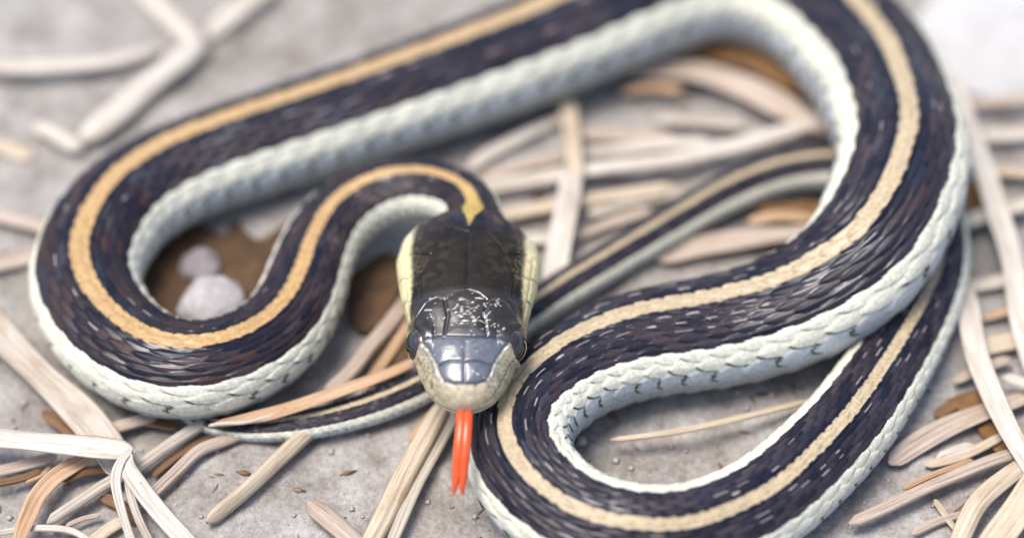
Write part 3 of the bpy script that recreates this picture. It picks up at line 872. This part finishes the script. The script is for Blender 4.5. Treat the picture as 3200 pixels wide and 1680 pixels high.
for lb, mt, w, z, pp in [
    ("cream straw between the wide rosy straw and the stubby one", 'cream', 30, .5, ((2330, 1175), (2420, 1150), (2520, 1095))),
    ("rosy sliver under the small cream sliver", 'pink', 22, .4, ((2290, 1345), (2360, 1312), (2440, 1290))),
    ("bleached straw behind the tail's bend", 'white', 44, .5, ((2420, 720), (2500, 705), (2640, 680))),
    ("tan straw between kinked and long white straws", 'orange', 30, .4, ((2470, 800), (2540, 780), (2640, 770)))]:
    blade("dry_straw", lb, "straw", mt, w, P2(z, *pp), thick=.4)
# left edge and upper left
blade("dry_straw", "rosy straw pointing at the left coil's outer edge", "straw", 'pink', 44, P2(.7, (-60, 530), (20, 552), (150, 585)), thick=.5)
blade("dry_straw", "dull rosy straw lying just below the straw pointing at the coil", "straw", 'pink', 54, P2(.5, (-60, 680), (10, 655), (110, 632)), thick=.5)
blade("dry_straw", "thick cream stem slanting towards the upper left coil", "straw", 'white', 84,
      P2(1.1, (520, 96), (446, 160), (360, 228), (285, 292), (205, 356)), thick=1.6, cup=0, ribs=1)
blade("dry_straw", "pale arched straw meeting the thick cream stem", "straw", 'white', 46, [(-60, 158, .9), (60, 170, 1.3), (180, 170, 1.5), (300, 152, 1.3), (400, 122, .9)], thick=.5)
blade("dry_straw", "greyish straw above the thick cream stem's upper end", "straw", 'white', 48, P2(.9, (350, -30), (420, 40), (510, 128)), thick=.5)
blade("dry_straw", "bleached stem lying above the long straight coil", "straw", 'white', 62, P2(1.0, (520, 90), (590, 40), (700, -45)), thick=1.0, cup=0)
blade("straw_chip", "white straw stub below the thick cream stem's lower end", "straw", 'white', 46, P2(.9, (80, 312), (135, 340), (205, 378)), thick=.6)
blade("dry_straw", "faint grey straw at the foot of the upper left soil", "straw", 'cream', 40, P2(.4, (-40, 355), (20, 375), (80, 400)))


# ------------------------------------------------------------------ pebbles, brown shade sheets, crumbs
def pebble(label, x, y, w, hgt, mat, seed, z=0., squash=.7):
    me_n, m_n = 22, 34
    a = np.linspace(.02, math.pi - .02, me_n); p = np.linspace(0, 2 * np.pi, m_n, endpoint=False)
    A, Pp = np.meshgrid(a, p, indexing='ij')
    d = np.stack([np.sin(A) * np.cos(Pp), np.sin(A) * np.sin(Pp), np.cos(A)], -1)
    r = 1 + .38 * (vnoise(d * 1.4 + seed * 5.3 + 10) - .5) + .16 * (vnoise(d * 4 + seed + 20) - .5) + .05 * (vnoise(d * 11 + seed + 30) - .5)
    c = pix(x, y, hgt)
    s = px_size(c) * w / 2
    V = d * r[..., None] * s * np.array([1, 1, squash])
    ix = np.arange(me_n * m_n).reshape(me_n, m_n)
    ff = np.stack([ix[:-1], np.roll(ix[:-1], -1, 1), np.roll(ix[1:], -1, 1), ix[1:]], -1).reshape(-1, 4)
    o = mesh_obj("pebble", V.reshape(-1, 3), ff, M[mat])
    o.location = c
    tag(o, label, "pebble")


pebble("round pale pebble inside the left coil", 535, 768, 165, 1.5, 'pebble', 1, squash=.72)
pebble("lilac grey pebble behind the round one inside the left coil", 500, 668, 105, .5, 'leafstone', 2, squash=.5)
pebble("small dark pebble on bare soil inside the lower right coil", 1462, 1108, 26, .4, 'pebble', 3)
pebble("flat whitish stone beyond the right coil", 2570, 60, 560, -.6, 'stone', 6, squash=.09)


def shade_sheet(label, pts, seed, mat='leaf', curl=.25):  # sheets added to put brown shade into the gaps
    """a curled brown leaf scrap outlined by traced points (x, y, height)"""
    W = np.array([pix(*p) for p in pts]); c = W.mean(0)
    ring = catmull(np.vstack([W, W[:1]]), 8)[:-1]
    n = len(ring); rr = [0.02, .25, .5, .75, .92, 1.0]
    V = []
    for lay in (0, 1):
        for q in rr:
            p = c + (ring - c) * q
            p[:, 2] += curl * q * q * MM * 2 * (vnoise(np.stack([p[:, 0] * 300, p[:, 1] * 300, 0 * p[:, 0] + seed], -1)) - .2) - lay * .18 * MM
            V.append(p)
    V = np.array(V); k = len(rr)
    ix = np.arange(2 * k * n).reshape(2 * k, n)
    Fs = []
    for lay in (0, 1):
        b = ix[lay * k:(lay + 1) * k]
        Fs.append(np.stack([b[:-1], np.roll(b[:-1], -1, 1), np.roll(b[1:], -1, 1), b[1:]], -1).reshape(-1, 4))
    e0, e1 = ix[k - 1], ix[2 * k - 1]
    Fs.append(np.stack([e0, np.roll(e0, -1), np.roll(e1, -1), e1], -1))
    o0 = c.copy(); o0[2] = 0
    o = mesh_obj("leaf_scrap", V.reshape(-1, 3) - o0, np.vstack(Fs), M[mat]); o.location = o0
    tag(o, label, "leaf")


shade_sheet("orange brown leaf scrap under the top coil's belly", [(1690, 125, .9), (1790, 98, 1.4), (1900, 95, 1.8), (2010, 140, 1.8), (2085, 215, 1.5), (2075, 265, 1.0), (1980, 225, .9), (1880, 175, .8), (1780, 150, .8)], 1)
shade_sheet("orange brown leaf scrap in the gap under the thin tail's bend", [(1900, 525, .5), (1990, 510, .8), (2080, 515, .8), (2070, 560, .5), (1980, 560, .4)], 2)
shade_sheet("dark brown leaf scrap behind the kinked pale straw", [(2380, 1005, .3), (2450, 985, .5), (2530, 1010, .5), (2545, 1080, .6), (2570, 1150, .5), (2500, 1130, .4), (2440, 1050, .3)], 3)
shade_sheet("brown leaf scrap between right coil and long white straw", [(2428, 470, .4), (2450, 455, .6), (2475, 510, .6), (2480, 560, .4), (2440, 540, .3)], 4)
shade_sheet("dark brown leaf scrap under the neck beside the rosy stalk", [(880, 700, .3), (960, 640, .5), (1010, 660, .5), (1000, 740, .4), (930, 830, .3), (880, 800, .3)], 5, 'darkleaf')  # the neck's shadow painted as a dark sheet
shade_sheet("brown leaf scrap beneath the head by the stalks", [(950, 830, .3), (1040, 790, .5), (1070, 850, .5), (1010, 930, .4), (930, 950, .3)], 6, 'darkleaf')
shade_sheet("dark leaf scrap between the lower coil and the tail coil", [(2080, 950, .3), (2150, 915, .4), (2190, 880, .4), (2170, 960, .3), (2110, 1000, .3)], 7, 'darkleaf')
shade_sheet("dark leaf scrap beneath the pebbles inside the left coil", [(330, 720, .2), (370, 610, .2), (480, 560, .3), (560, 590, .3), (590, 555, .3), (650, 600, .3), (740, 560, .3), (730, 680, .3), (660, 800, .2), (540, 860, .2), (400, 840, .2)], 9, 'darkleaf', .1)  # darkens the lit ground to shaded, dark soil round the pebbles
shade_sheet("dark leaf scrap in the shade between pebble and straight coil", [(700, 640, .3), (780, 560, .4), (860, 520, .4), (880, 570, .4), (800, 650, .3), (730, 700, .3)], 8, 'darkleaf')


def crumbs():
    """loose crumbs of soil and chopped plant bits strewn over the ground"""
    for nm, mat, n, lo, hi, el, lab in (("soil_crumbs", 'pebble', 5200, .10, .42, 1.0, None), ("plant_litter", 'humus', 1100, .10, .34, 3.2, None)):
        r = np.random.default_rng(5 if el < 2 else 6)
        xy = r.uniform(-1, 1, (n, 2)) * np.array([.085, .075]) + np.array([0, .006])
        z = ground_h(xy[:, 0], xy[:, 1])
        s = (lo + (hi - lo) * r.random(n) ** 3) * MM
        base = np.array([[1, 0, 0], [-1, 0, 0], [0, 1, 0], [0, -1, 0], [0, 0, 1], [0, 0, -1.]])
        V = base[None] * (r.uniform(.7, 1.3, (n, 6, 1)))
        V = V * np.array([el, 1, .7 if el < 2 else .5]) * s[:, None, None]
        a = r.uniform(0, 6.28, n); ca, sa = np.cos(a)[:, None], np.sin(a)[:, None]
        X_, Y_ = V[..., 0] * ca - V[..., 1] * sa, V[..., 0] * sa + V[..., 1] * ca
        V = np.stack([X_ + xy[:, :1], Y_ + xy[:, 1:], V[..., 2] + z[:, None] + s[:, None] * .25], -1)
        t = np.array([[0, 2, 4], [2, 1, 4], [1, 3, 4], [3, 0, 4], [2, 0, 5], [1, 2, 5], [3, 1, 5], [0, 3, 5]])
        ff = (t[None] + np.arange(n)[:, None, None] * 6).reshape(-1, 3)
        o = mesh_obj(nm, V.reshape(-1, 3), ff, M[mat], smooth=(el < 2))
        tag(o, "tiny soil crumbs strewn over the ground" if el < 2 else "chopped brown plant bits strewn over the ground", "crumbs" if el < 2 else "litter", kind="stuff")


crumbs()
print("rings", nS, "cols", nT, "rows", n_rows, "length mm", STOT)
